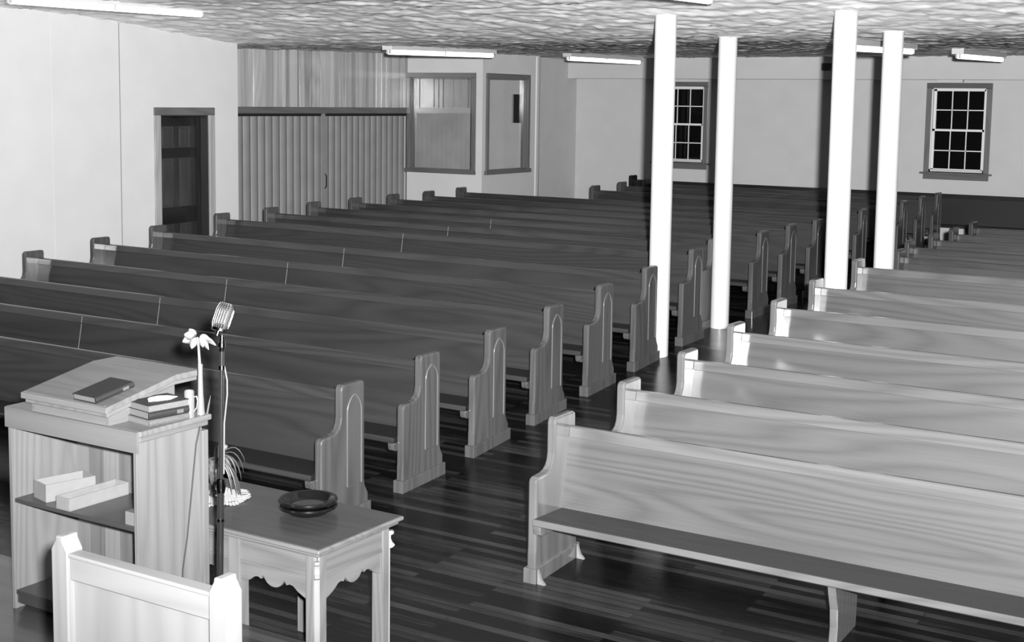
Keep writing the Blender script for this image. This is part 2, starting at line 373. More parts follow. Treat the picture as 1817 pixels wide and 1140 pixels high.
# ------------------------------------------------------------------ back windows (double hung, six over six)
def back_window(n, x0, x1):
    z0, z1 = 1.48, 2.952; y = YB
    r = empty('window_%d' % n, ((x0+x1)/2, y, z0), **S); W = (x1-x0)/2; h = z1-z0
    cw = .085
    MB().box(-W, W, -.028, 0, h-cw, h).build('head_casing', M['trimX'], r, .006)
    for sgn in (-1, 1):
        a, b = sorted((sgn*W, sgn*(W-cw))); MB().box(a, b, -.026, 0, .03, h-cw).build('side_casing', M['trimZ'], r, .006)
    MB().box(-W-.05, W+.05, -.075, .02, 0, .03).build('sill', M['trimX'], r, .006)
    MB().box(-W-.0, W+.0, -.03, 0, -.085, 0).build('apron', M['trimX'], r, .004)
    iw = W-cw; zb, zt = .035, h-cw; zm = (zb+zt)/2
    MB().box(-iw-.002, -iw+.018, 0, .16, zb, zt).box(iw-.018, iw+.002, 0, .16, zb, zt).box(-iw, iw, 0, .16, zt-.015, zt+.003).box(-iw, iw, 0, .16, zb-.015, zb+.005).build('jamb', M['sash'], r)
    for nm, a, b, yo in (('upper_sash', zm-.015, zt-.01, .075), ('lower_sash', zb, zm+.02, .035)):
        m = MB(); f = .04; w = iw-.016
        m.box(-w, -w+f, yo, yo+.035, a, b).box(w-f, w, yo, yo+.035, a, b).box(-w, w, yo, yo+.035, b-.035, b).box(-w, w, yo, yo+.035, a, a+(.055 if nm[0] == 'l' else .03))
        for k in (1, 2): m.box(-w+f+(2*w-2*f)*k/3-.008, -w+f+(2*w-2*f)*k/3+.008, yo+.008, yo+.028, a, b)
        m.box(-w, w, yo+.008, yo+.028, (a+b)/2-.008, (a+b)/2+.008)
        s = m.build(nm, M['sash'], r)
        MB().box(-w+.01, w-.01, yo+.016, yo+.020, a+.01, b-.01).build('pane', M['night_glass'], s)
back_window(1, -10.995, -9.962); back_window(2, -6.124, -5.09)
# night outside the windows
tag(MB().box(-13, XR, 22.9, 22.95, 0, 3.4).build('wall_outside_night', M['dark']), **S)

# glazed nursery windows
def big_window(n, axis, pos, a0, a1, z0, z1, out, glass_in):
    r = empty('window_%d' % n, (0, 0, 0), **S); cw = .075
    def bx(u0, u1, w0, w1, za, zb, nm, mat, par=r, bev=.005):
        lo, hi = sorted((w0, w1))
        m = MB()
        if axis == 'Y': m.box(u0, u1, pos+lo, pos+hi, za, zb)
        else: m.box(pos+lo, pos+hi, u0, u1, za, zb)
        return m.build(nm, mat, par, bev)
    tm = M['trimX'] if axis == 'Y' else M['trimY']
    bx(a0, a1, out*.03, 0, z1-cw, z1, 'head_casing', tm)
    bx(a0-.03, a1+(.0 if axis == 'Y' else .03), out*.05, 0, z0, z0+cw*.85, 'sill', tm)
    bx(a0, a0+cw, out*.03, 0, z0, z1-cw, 'side_casing', M['trimZ']); bx(a1-cw, a1, out*.03, 0, z0, z1-cw, 'side_casing', M['trimZ'])
    # jamb lining
    m = MB()
    for (u0, u1, za, zb) in ((a0+cw-.012, a0+cw+.008, z0+.06, z1-cw), (a1-cw-.008, a1-cw+.012, z0+.06, z1-cw), (a0+cw, a1-cw, z1-cw-.015, z1-cw+.01), (a0+cw, a1-cw, z0+.05, z0+.075)):
        if axis == 'Y': m.box(u0, u1, pos, pos+.1, za, zb)
        else: m.box(pos-.1, pos, u0, u1, za, zb)
    m.build('jamb', M['trimZ'], r)
    bx(a0+cw, a1-cw, glass_in, glass_in+.006, z0+.06, z1-cw, 'pane', M['glass'], bev=0)
big_window(3, 'Y', ROOMF, -13.335, -11.99, 1.39, 3.0, -1, .06)
big_window(4, 'X', ROOMX, 18.19, 19.51, 1.39, 3.0, 1, -.06)

# ------------------------------------------------------------------ left door, ajar
d = empty('door_1', (-12.3, 11.6, .0), **S)
for a, b in ((0, .1), (.91, 1.006)):
    MB().box(0, .025, a, b, .12, 2.335).build('side_casing', M['doorcase'], d, .006)
MB().box(0, .025, 0, 1.006, 2.335, 2.43).build('head_casing', M['trimY'], d, .006)
MB().box(-.12, 0, .1, .115, .12, 2.32).box(-.12, 0, .895, .91, .12, 2.32).box(-.12, 0, .1, .91, 2.32, 2.335).build('jamb', M['darkdoor'], d)
leaf = bpy.data.objects.new('door_leaf', None); C.objects.link(leaf)
leaf.parent = d; leaf.location = (-.09, .12, .17); leaf.rotation_euler = (0, 0, math.radians(6)); leaf.empty_display_size = .1
w, h = .74, 2.13
m = MB()
for (a, b, za, zb) in ((0, .1, 0, h), (w-.1, w, 0, h)): m.box(-.035, 0, a, b, za, zb)
m.box(-.035, 0, w/2-.05, w/2+.05, 0, h)
m.build('stile', M['darkdoor'], leaf)
m = MB()
for za, zb in ((0, .2), (.93-.1, .93+.1), (1.64, 1.76), (h-.1, h)): m.box(-.037, .002, 0, w, za, zb)
m.build('rail', M['darkdoor2'], leaf)
for (za, zb) in ((.2, .83), (1.03, 1.64), (1.76, h-.1)):
    for a, b in ((.1, w/2-.05), (w/2+.05, w-.1)):
        MB().box(-.025, -.012, a, b, za, zb).box(-.02, -.004, a+.03, b-.03, za+.03, zb-.03).build('field', M['doorfield'], leaf, .004)
# dark passage behind the door
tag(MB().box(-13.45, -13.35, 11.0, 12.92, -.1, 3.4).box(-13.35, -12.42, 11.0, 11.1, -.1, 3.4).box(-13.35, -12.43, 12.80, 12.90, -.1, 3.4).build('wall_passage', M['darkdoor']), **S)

# ------------------------------------------------------------------ columns
def column(x, y, r, label, flange=True):
    z0 = fl(y)-.01; z1 = ce(y)+.01
    e = empty('support_column', (x, y, z0), label=label, cat='column', group='white round steel columns holding the ceiling')
    MB().lathe([(0, 0), (r, 0), (r, z1-z0), (0, z1-z0)], 48).build('shaft', M['white'] if r > .08 else M['pipe'], e, smooth=40)
    if flange:
        MB().lathe([(0, z1-z0-.012), (r+.012, z1-z0-.012), (r+.012, z1-z0), (0, z1-z0)], 48).build('collar', M['white'] if r > .08 else M['pipe'], e, smooth=40)
column(-5.572, 11.57, .100, 'tall white round column in the aisle behind the sixth left pew, leftmost of the four near columns')
column(-5.612, 13.12, .095, 'white round column at the aisle end of the eighth left pew, foot visible on the floor')
column(-3.885, 11.62, .100, 'tall white round column behind the sixth right pew, its top out of the frame')
column(-3.848, 12.90, .095, 'white round column between seventh and eighth right pews, rightmost of all columns')
column(-11.945, 19.86, .066, 'thin white pipe column at the rear corner of the glazed corner room')

# ------------------------------------------------------------------ fluorescent fixtures
def fixture(x, y0, y1, zb0, zb1, label, sides=1):
    L_ = y1-y0; e = empty('fluorescent_fixture', (x, y0, zb0), label=label, cat='ceiling light', group='long fluorescent tube fixtures on the ceiling')
    sl = (zb1-zb0)/L_; e.rotation_euler = (math.atan(sl), 0, 0)
    top = .135
    MB().box(-.055, .055, 0, L_, .062, top).build('housing', M['fixture'], e, .004)
    MB().box(-.075, .075, -.004, .045, .058, top+.002).build('end_cap', M['fixture'], e, .004)
    MB().box(-.056, .056, L_-.03, L_, .058, top+.002).build('end_cap', M['fixture'], e, .004)
    for yy in (.02, L_/2, L_-.04):
        m = MB()
        m.box(-.03, -.008, yy, yy+.02, .008, .064); m.box(.008, .03, yy, yy+.02, .008, .064)
        m.build('socket', M['socket'], e, .002)
    for a, b in ((.04, L_/2), (L_/2+.02, L_-.04)):
        MB().tube([(0, a, .032), (0, b, .032)], .030, 20).build('tube', M['tube'], e, smooth=40)
    return e
fixture(-10.45, 8.12, 10.57, 3.366, 3.386, 'fluorescent fixture at top left corner, nearest above the left wall')
fixture(-10.45, 13.75, 16.20, 3.118, 3.160, 'fluorescent fixture above the folding curtain and nursery window')
fixture(-10.45, 18.27, 20.75, 3.190, 3.206, 'fluorescent fixture right of the thin pipe column near the back wall')
fixture(-4.5, 7.70, 10.15, 3.300, 3.342, 'fluorescent fixture cut by the top edge, above the leftmost tall column')
fixture(-4.5, 13.40, 15.85, 3.102, 3.156, 'fluorescent fixture passing behind the two right-hand columns')
fixture(-4.42, 17.55, 20.00, 3.164, 3.200, 'short-looking fluorescent fixture above the right back window')

# wall vent in the soffit
v = empty('wall_vent', (-7.715, 22.17, 3.14), label='small dark square vent high on the back wall beside a column', cat='vent')
MB().box(-.085, .085, -.006, 0, 0, .125).build('frame', M['vent'], v, .002)
m = MB()
for k in range(6): m.box(-.075, .075, -.010, -.006, .012+k*.018, .022+k*.018)
m.build('slats', M['dark'], v)

# ------------------------------------------------------------------ folding curtain doors
def folds(y0, y1, n, label):
    e = empty('folding_curtain', (CX-.09, y0, fl(y0)), label=label, cat='folding door')
    z1 = 2.33-fl(y0); L_ = y1-y0
    m = MB(); prof = []
    for i in range(n*12+1):
        t = i/12; ph = t % 1
        dx = .035+.035*abs(math.sin(PI*t))**.5
        prof.append((dx, L_*i/(n*12)))
    back = [(p[0]-.012, p[1]) for p in reversed(prof)]
    m.prism(prof+back, .01, z1, 'Z'); m.build('fabric', M['curtain'], e, smooth=60)
    m = MB()
    for k in range(n+1):
        m.box(.028, .041, L_*k/n-.005, L_*k/n+.005, .01, z1)  # thin dark strip at each fold line
    m.build('fold_seams', M['curtain_dark'], e)
    return e
a = folds(13.06, 15.98, 19, 'left half of the pleated folding curtain, beside the plain left wall')
MB().box(.05, .085, 2.92-.02, 2.92+.015, 0.02, 2.1).build('lead_post', M['curtain'], a, .003)
b = folds(16.02, 18.08, 14, 'right half of the pleated folding curtain, beside the nursery window')
MB().box(.05, .085, -.015, .02, 0.02, 2.1).build('lead_post', M['curtain'], b, .003)
MB().tube([(.09, .0, .95), (.12, .0, .98), (.12, .0, 1.14), (.09, .0, 1.17)], .009, 8).build('pull_handle', M['chrome'], b)

# ------------------------------------------------------------------ pews
TH = .057
def end_profile(s):
    P = [(-.004, 0), (-.004, .17), (.0, .20), (.0, .585), (.008, .606), (.026, .616), (.115, .622), (.15, .632), (.178, .652), (.194, .68), (.202, .72), (.202, .895), (.209, .918), (.228, .93),
         (.425, .93), (.44, .922), (.445, .90), (.445, .26), (.452, .225), (.468, .195), (.484, .17), (.486, 0)]
    return [(u, v+s*u if v < .05 else v) for u, v in P]
def pew(side, length, s, sup=None, seam=None, wedges=False):
    """local x centred, y=0 at the front foot, z=0 at the floor there"""
    w = length/2; ag = 1 if side == 'L' else -1      # aisle side
    e = empty('church_pew'); k = side
    for sg in (-1, 1):
        a, b = sorted((sg*w, sg*(w-TH)))
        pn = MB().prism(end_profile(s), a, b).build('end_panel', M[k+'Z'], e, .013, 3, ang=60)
        bp = [(-.020, s*-.02-.004), (.498, s*.5-.004), (.498, s*.5+.085), (-.020, s*-.02+.085)]
        MB().prism(bp, a-.013, b+.013).build('base_block', M[k+'Z'], pn, .004)
        if sg == ag: aisle = pn
        c, d_ = sorted((sg*(w-TH), sg*(w-TH-.05)))
        MB().prism([(-.036, .325), (-.030, .300), (-.008, .287), (.20, .287), (.20, .347), (-.036, .347)], c, d_).build('seat_bracket', M[k+'Z'], pn, .006)
    # gothic arch moulding on the aisle face
    xa = ag*w
    for sg in ((ag,)):
        pts = [(.262, .255), (.262, .74)]
        for i in range(1, 9):
            t = i/8; ang = PI-t*math.acos(.4); R = .125
            pts.append((.262+R+R*math.cos(ang), .74+R*math.sin(ang)*1.0))
        top = pts[-1]; cx = (.262+.408)/2
        left = [p for p in pts]; sc = (cx-.262)/(top[0]-.262)
        left = [(.262+(p[0]-.262)*sc, p[1]) for p in left]
        right = [(2*cx-p[0], p[1]) for p in reversed(left[:-1])]
        path = [(xa, u, v) for u, v in left+right]
        MB().tube(path, .0065, 8).build('arch_moulding', M['moulding'] if side != 'L' else M['mouldL'], aisle, smooth=50)
        MB().box(min(xa, xa+ag*.004), max(xa, xa+ag*.004), .262, .408, .25, .256).build('arch_foot', M[k+'Z'], aisle)
    x0, x1 = -(w-TH), w-TH
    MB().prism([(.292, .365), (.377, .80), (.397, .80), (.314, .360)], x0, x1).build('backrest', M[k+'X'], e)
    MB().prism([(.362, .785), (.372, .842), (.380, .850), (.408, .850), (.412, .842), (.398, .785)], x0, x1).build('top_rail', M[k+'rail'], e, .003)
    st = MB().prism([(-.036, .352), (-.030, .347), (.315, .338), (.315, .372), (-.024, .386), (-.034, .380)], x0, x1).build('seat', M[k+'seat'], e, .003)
    MB().prism([(-.040, .352), (-.034, .346), (-.030, .346), (-.030, .3855), (-.034, .385), (-.040, .379)], x0, x1).build('seat_lit_edge', M[k+'rail'], st, .002)  # added lighter strip, carries the lit front edge of the seat in its colour
    for xs in (sup if sup is not None else (-1.42, 1.42)):
        MB().prism([(.05, s*.05), (.062, .10), (.052, .2), (.02, .28), (.0, .345), (.31, .345), (.37, .20), (.36, s*.3)], xs-.022, xs+.022).build('centre_support', M[k+'Z'], e, .004)
    if seam is not None:
        MB().prism([(.2895, .40), (.3625, .78), (.3635, .78), (.2905, .40)], seam-.004, seam+.004).build('joint_strip', M['seam'], e)
        MB().prism([(.3615, .787), (.3715, .842), (.3725, .842), (.3625, .787)], seam-.004, seam+.004).build('joint_strip', M['seam'], e)
    if wedges:
        xi = -(w-TH)+.02
        for u in (-.01, .45):
            MB().prism([(0, 0), (.05, 0), (.02, .03), (.0, .085)], u, u+.02, 'Y', Matrix.Translation((xi, 0, s*u))).build('floor_wedge', M['wedge'], e)
    return e
M['mouldL'] = wood('pale_moulding_left', .09, .14, 'Z', rough=.3)
ORD = ['', 'first', 'second', 'third', 'fourth', 'fifth', 'sixth', 'seventh', 'eighth', 'ninth', 'tenth', 'eleventh', 'twelfth', 'thirteenth', 'fourteenth', 'fifteenth', 'sixteenth']
LY = {1: 6.515, 2: 7.434, 3: 8.322, 4: 9.178, 5: 10.05, 6: 10.949, 7: 11.999, 8: 12.895, 9: 13.826, 10: 14.713, 11: 15.646, 12: 16.57, 13: 17.488, 14: 18.949, 15: 19.948, 16: 20.877}
LXR = {1: -5.461, 2: -5.498, 3: -5.502, 4: -5.49, 5: -5.489, 6: -5.501, 7: -5.517, 8: -5.712, 9: -5.544, 10: -5.547, 11: -5.561, 12: -5.575, 13: -5.592, 14: -5.475, 15: -5.487, 16: -5.502}
LXL = {i: -11.93 for i in range(1, 14)}; LXL.update({5: -11.89, 9: -12.0, 10: -12.0, 11: -12.04, 12: -12.06, 13: -12.09, 14: -10.48, 15: -10.52, 16: -10.53})
Lextra = {1: 'beside the small table with the plates', 2: 'pale seam mark just above the lectern top', 3: 'pale seam mark left of the flower and microphone', 4: 'pale seam mark right above the microphone head', 5: 'its left end nearest the plain wall',
          6: 'ending at the tall leftmost column', 7: 'its left end in front of the dark door', 8: 'its aisle end hidden by the second column', 9: 'the next end panel right of the second column', 10: 'left end just right of the curtain opening',
          11: 'left end at the right edge of the curtain', 12: 'left end under the first glazed partition window', 13: 'last long one, left end below the glazed corner', 14: 'first of the short rear ones', 15: 'middle of the short rear ones', 16: 'last before the bench along the back wall'}
cache = {}
def slope(y): return (fl(y+.48)-fl(y))/.48
for i in range(1, 17):
    y = LY[i]; xr = LXR[i]; xl = LXL[i]; ln = round(xr-xl, 2); s = round(slope(y)/.0075)*.0075
    seam = -9.165-(xl+xr)/2 if 2 <= i <= 9 else None
    key = (ln, s, seam is None)
    if key in cache: o = copy_tree(cache[key])
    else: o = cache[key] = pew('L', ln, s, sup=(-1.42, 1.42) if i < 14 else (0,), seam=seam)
    o.location = ((xl+xr)/2, y, fl(y))
    tag(o, label='%s left-block pew, %s' % (ORD[i], Lextra[i]), cat='pew', group='dark pews of the left block')
RY = {1: 6.537, 2: 7.457, 3: 8.351, 4: 9.211, 5: 10.085, 6: 11.002, 7: 12.071, 8: 13.032, 9: 13.845, 10: 14.69, 11: 15.546, 12: 16.557}
RX = {i: -3.972 for i in RY}; RX.update({1: -3.945, 6: -3.985, 7: -3.962, 8: -3.852, 9: -3.989, 12: -3.996})
Rextra = {1: 'nearest one, its whole seat showing', 2: 'directly behind the nearest one', 3: 'a pale bright patch by its end panel', 4: 'near the foot of the second column', 5: 'a round glint low on its back', 6: 'in front of the third column',
          7: 'in front of the rightmost column', 8: 'just right of the rightmost column', 9: 'end panel partly behind the eighth', 10: 'its end meeting a left block end panel', 11: 'second from the rear', 12: 'rearmost, below the right back window'}
cache = {}
for i in range(1, 13):
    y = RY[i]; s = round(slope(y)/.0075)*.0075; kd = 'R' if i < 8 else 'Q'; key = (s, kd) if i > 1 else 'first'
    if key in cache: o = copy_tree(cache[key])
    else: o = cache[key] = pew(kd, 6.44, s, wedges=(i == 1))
    o.location = (RX[i]+3.22, y, fl(y))
    tag(o, label='%s right-block pew, %s' % (ORD[i], Rextra[i]), cat='pew', group='pews of the right block')
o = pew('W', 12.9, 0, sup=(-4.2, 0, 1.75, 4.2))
o.location = (-11.27+6.45, 21.82, fl(21.9)); o.name = 'wall_pew'
tag(o, label='very long dark pew set against the back wall under the windows', cat='pew')

# ------------------------------------------------------------------ communion table
T = empty('communion_table', (0, 0, 0), label='low wooden table with scalloped apron in front of the first left pew', cat='table')
tx0, tx1, ty0, ty1, tz = -5.27, -4.03, 4.79, 5.46, .45
fz = lambda y: fl(y)
MB().box(tx0+.012, tx1-.012, ty0+.012, ty1-.012, tz-.022, tz).build('tabletop', M['top'], T)
MB().box(tx0, tx1, ty0, ty1, tz-.024, tz-.0035).build('tabletop_edge', M['furn'], T, .006, 3)
MB().box(tx0+.018, tx1-.018, ty0+.018, ty1-.018, tz-.045, tz-.022).build('edge_moulding', M['furn'], T, .008, 2)
ax0, ax1, ay0, ay1 = tx0+.055, tx1-.055, ty0+.055, ty1-.055
for yy in (ay0, ay1-.02): MB().box(ax0, ax1, yy, yy+.02, tz-.17, tz-.045).box(ax0, ax1, yy-.004, yy+.024, tz-.172, tz-.160).build('apron', M['furn'], T)
for xx in (ax0, ax1-.02): MB().box(xx, xx+.02, ay0, ay1, tz-.17, tz-.045).box(xx-.004, xx+.024, ay0, ay1, tz-.172, tz-.160).build('apron', M['furnY'], T)
def scallop(L_):
    # bottom edge of the bracket, symmetric; returns polygon (a, z) with z negative down
    h = L_/2; half = [(0, -.115), (.03, -.105), (.07, -.088), (.105, -.066), (.13, -.062), (.155, -.070), (.168, -.052), (.172, -.050), (.18, -.062), (.2, -.082), (.225, -.093), (.25, -.096)]
    half = [(a*h/.25, z) for a, z in half]
    full = half+[(L_-a, z) for a, z in reversed(half[:-1])]
    return [(0, 0)]+full+[(L_, 0)]
lx = [(-4.147, -4.077), (-4.645, -4.575), (-5.223, -5.153)]
def brk(a0, a1, yy):
    p = [(a0+a, tz-.165+z) for a, z in scallop(a1-a0)]
    MB().prism(p, yy, yy+.018, 'Y').build('scalloped_bracket', M['furn'], T)
for yy in (ay0+.002, ay1-.02):
    brk(lx[1][1], lx[0][0], yy); brk(lx[2][1], lx[1][0], yy)
for xx in (ax1-.02, ax0+.002):
    p = [(ay0+.07+a, tz-.165+z) for a, z in scallop(ay1-ay0-.14)]
    MB().prism(p, xx, xx+.018, 'X').build('scalloped_bracket', M['furnY'], T)
def leg(x0, x1, y0, y1, cx=0, cy=0):
    z0 = fz((y0+y1)/2)
    c = .022; P = [(x0, y0), (x1, y0), (x1, y1), (x0, y1)]
    if cx > 0 and cy < 0: P = [(x0, y0), (x1-c, y0), (x1, y0+c), (x1, y1), (x0, y1)]
    if cx > 0 and cy > 0: P = [(x0, y0), (x1, y0), (x1, y1-c), (x1-c, y1), (x0, y1)]
    if cx < 0 and cy < 0: P = [(x0+c, y0), (x1, y0), (x1, y1), (x0, y1), (x0, y0+c)]
    if cx < 0 and cy > 0: P = [(x0, y0), (x1, y0), (x1, y1), (x0+c, y1), (x0, y1-c)]
    l = MB().prism(P, z0, tz-.045, 'Z').build('leg', M['furnZ'], T, .002)
    if cx:   # small carved corbel on the chamfered corner
        X = x1 if cx > 0 else x0; Y = y0 if cy < 0 else y1
        dirv = Vector((cx, cy, 0)).normalized(); o_ = Vector((X, Y, 0))-dirv*.016
        per = Vector((-dirv.y, dirv.x, 0))
        prof = [(-.006, tz-.075), (.024, tz-.075), (.028, tz-.083), (.026, tz-.092), (.012, tz-.098), (.012, tz-.115), (.020, tz-.135), (.034, tz-.150), (.022, tz-.162), (.006, tz-.168), (-.006, tz-.168)]
        Mx = Matrix(((per.x, dirv.x, 0, o_.x), (per.y, dirv.y, 0, o_.y), (0, 0, 1, 0), (0, 0, 0, 1)))
        MB().prism(prof, -.013, .013, 'X', Mx).build('corbel', M['chair'], l, .003)
        MB().prism([(.0, z0+.02), (.007, z0+.02), (.007, tz-.168), (.0, tz-.168)], -.012, .012, 'X', Mx).build('fillet', M['chair'], l)
yy0, yy1 = (ay0-.012, ay0+.058), (ay1-.058, ay1+.012)
for (a, b), cx in ((lx[0], 1), (lx[2], -1)):
    leg(a, b, *yy0, cx, -1); leg(a, b, *yy1, cx, 1)
leg(*lx[1], *yy0); leg(*lx[1], *yy1)

# offering plates
def plate(z, label):
    e = empty('offering_plate', (-4.46, 5.22, z), label=label, cat='plate', group='dark wooden offering plates on the table')
    ds_ = MB().lathe([(0, 0), (.092, 0), (.098, .004), (.112, .022), (.134, .030), (.146, .032), (.150, .040), (.146, .048), (.130, .049), (.122, .044), (.110, .020), (.096, .012), (.0, .010)], 64).build('dish', M['plate'], e, smooth=50)
    MB().lathe([(0, .0102), (.085, .0102), (.085, .013), (0, .013)], 48).build('felt_liner', M['felt'], ds_, smooth=40)
plate(tz, 'dark polished offering plate, lower one of the stack of two')
plate(tz+.030, 'dark polished offering plate, upper one of the stack of two, felt inside')

# doily, vase, palm
D = MB()
cxd, cyd = -5.01, 5.15
for ring in range(3, 14):
    R = .012*ring; n = max(8, ring*4)
    for i in range(n):
        a0 = 2*PI*(i+(ring % 2)/2)/n; c = Vector((cxd+R*math.cos(a0), cyd+R*math.sin(a0), tz+.003+.004*random.random()+(.012*math.sin(a0*6) if ring > 9 else 0)*.5+.003))
        pts = [c+Vector((math.cos(t)*.0085, math.sin(t)*.0085, .002*math.sin(2*t))) for t in [2*PI*j/6 for j in range(7)]]
        D.tube(pts, .0018, 4, caps=False)
tag(D.build('lace_doily', M['lace']), label='white crocheted lace doily under the palm vase on the table', cat='doily')
V = empty('palm_vase', (cxd-.035, cyd+.01, tz+.006), label='patterned glass vase of drooping palm leaves behind the microphone stand', cat='vase')
MB().lathe([(0, 0), (.035, 0), (.037, .006), (.026, .03), (.03, .07), (.042, .13), (.044, .17), (.038, .20), (.034, .20), (.036, .16), (.02, .06), (0, .05)], 24).build('vase', M['vase'], V, smooth=40)
MB().tube([(0, 0, .18), (.01, .01, .25), (.03, .02, .27), (.055, .03, .262)], [.012, .02, .022, .012], 8).build('white_bloom', M['petal'], V, smooth=60)
rnd = random.Random(5)
fr = [(rnd.uniform(.3, 1.0), rnd.uniform(.1, .7), rnd.uniform(-.8, .2), rnd.uniform(.14, .22), rnd.uniform(.0035, .0065)) for _ in range(13)]
fr += [(.95, .6, .45, .25, .003), (.9, .5, .25, .24, .003), (-.4, .5, .1, .16, .006), (-.2, -.5, -.2, .14, .006), (-.5, -.2, -.4, .15, .006)]
for dx, dy, dz, ln, wd in fr:
    b0 = Vector((.0, 0, .2)); dv = Vector((dx, dy, 0)); dv.normalize(); pts = []; ws = []
    for j in range(9):
        t = j/8; reach = ln*.62*(1-(1-t)**1.6)
        pts.append(b0+dv*reach+Vector((0, 0, (.5+dz)*ln*.9*math.sin(min(1, t*1.6)*PI/2)*.45-ln*1.0*t*t*(.75-dz*.6))))
        ws.append(wd*(math.sin(PI*min(1, .12+t*.88))**.7)+.0006)
    MB().tube(pts, ws, 6).build('palm_leaf', M['leaf'], V, smooth=60)

# ------------------------------------------------------------------ lectern
Lc = empty('lectern', (0, 0, 0), label='wooden pulpit lectern with open shelves facing the camera', cat='lectern')
lx0, lx1, ly0, ly1, lz = -5.60, -4.655, 4.27, 4.74, 1.03
MB().box(lx0, lx1, ly0+.012, ly1, lz-.028, lz).build('top_slab', M['desk'], Lc, .006)
MB().box(lx0+.012, lx1-.012, ly0+.02, ly1-.012, lz-.055, lz-.028).build('top_moulding', M['furnY'], Lc, .006)
MB().box(lx0+.01, lx1-.01, ly0, ly0+.014, lz-.10, lz-.001).build('fascia', M['desk'], Lc)
bx0, bx1, by0, by1 = -5.585, -4.685, 4.285, 4.70
for xa, xb in ((bx0, bx0+.022), (bx1-.022, bx1)):
    MB().box(xa, xb, by0, by1, 0, lz-.055).build('side_panel', M['furnZ'], Lc, .002)
MB().box(bx0+.022, bx1-.022, by1-.02, by1, .02, lz-.055).build('front_boards', M['boards'], Lc)
MB().box(bx1-.028, bx1+.022, by1-.015, by1+.022, 0, lz-.075).build('corner_board', M['furnZ'], Lc, .003)
MB().box(bx0-.022, bx0+.028, by1-.015, by1+.022, 0, lz-.075).build('corner_board', M['furnZ'], Lc, .003)
MB().box(bx0+.022, bx1-.022, by0+.01, by1-.02, .545, .565).build('shelf', M['shelf'], Lc, .002)
MB().box(bx0+.022, bx1-.022, by0+.006, by1-.02, .075, .097).box(bx0+.022, bx1-.022, by0+.012, by0+.03, .03, .075).build('bottom_shelf', M['shelf'], Lc, .002)
# sloping desk
dx0, dx1 = -5.435, -4.835
ds = lambda y: 1.125+(y-4.245)*.192
prof_t = [(4.245, 1.125), (4.69, ds(4.69)), (4.85, ds(4.69)+.0)]
prof_b = [(4.85, ds(4.69)-.030), (4.69, ds(4.69)-.030), (4.245, 1.125-.030)]
MB().prism(prof_t+prof_b, dx0, dx1).build('reading_board', M['desk'], Lc, .004)
pb = [(4.262, 1.094), (4.69, ds(4.69)-.032), (4.835, ds(4.69)-.032), (4.835, ds(4.69)-.052), (4.69, ds(4.69)-.052), (4.262, 1.074)]
MB().prism(pb, dx0+.012, dx1-.012).build('board_moulding', M['furnY'], Lc, .004)
pc = [(4.285, lz), (4.70, lz), (4.70, 1.165), (4.285, 1.078)]
for a in (dx0+.03, dx1-.05): MB().prism(pc, a, a+.02).build('desk_side', M['furnY'], Lc)
MB().box(dx0+.05, dx1-.05, 4.285, 4.30, lz, 1.078).build('desk_front', M['desk'], Lc)
MB().box(dx0+.05, dx1-.05, 4.685, 4.70, lz, 1.165).build('desk_back', M['desk'], Lc)
MB().box(dx0+.02, dx1-.02, 4.247, 4.262, 1.1285, 1.1315).build('book_ledge', M['desk'], Lc)

# books
def book(name, w, d_, h, loc, rz, cover, label, group=None, rx=0, top=True):
    e = empty(name, loc, rz, label=label, cat='book', group=group); e.rotation_euler = (rx, 0, rz)
    m = MB().box(-w/2, w/2, -d_/2, d_/2, 0, .003).box(-w/2, w/2, -d_/2, d_/2, h-.003, h)
    # rounded spine on +x side
    sp = [(w/2-.002, .0), (w/2+.005, h*.18), (w/2+.008, h*.5), (w/2+.005, h*.82), (w/2-.002, h), (w/2-.006, h), (w/2-.006, 0)]
    m.prism([(a, b) for a, b in sp], -d_/2, d_/2, 'Y')
    cv = m.build('cover', cover, e, .001)
    MB().box(-w/2+.004, w/2-.006, -d_/2+.004, d_/2-.004, .003, h-.003).build('pages', M['pages'], e)
    MB().box(w/2+.0065, w/2+.0088, d_/2-.07, d_/2-.035, h*.25, h*.75).build('spine_label', M['gilt'], cv)
    return e
by = 4.37; bz = ds(by)+.002
book('hymnal', .165, .225, .030, (-4.985, 4.365, ds(4.365)+.008), math.radians(-3), M['bookcloth'], 'dark hymnal lying on the sloping reading board of the lectern', rx=math.atan(.192))
g = 'books stacked on the lectern top'
book('hymnal', .19, .225, .030, (-4.775, 4.50, lz), math.radians(-8), M['bookgrey'], 'pale-edged book at the bottom of the stack of three', g)
book('hymnal', .175, .22, .036, (-4.772, 4.505, lz+.030), math.radians(-10), M['bookcloth'], 'dark-spined book in the middle of the stack of three', g)
o = book('hymnal', .185, .225, .034, (-4.768, 4.50, lz+.066), math.radians(-10+180), M['bookcloth'], 'dark-covered book on top of the stack of three', g)
P_ = MB(); pts = [(-.075, -.035), (-.03, -.05), (.03, -.055), (.085, -.02), (.06, .03), (.02, .05), (-.03, .04), (-.05, .02)]
P_.prism(pts, 0, .0018, 'Z')
o = P_.build('paper_sheet', M['paper']); o.location = (-4.77, 4.51, lz+.1025); o.rotation_euler = (0, 0, math.radians(75))
tag(o, label='crumpled white paper lying on the stack of books', cat='paper')

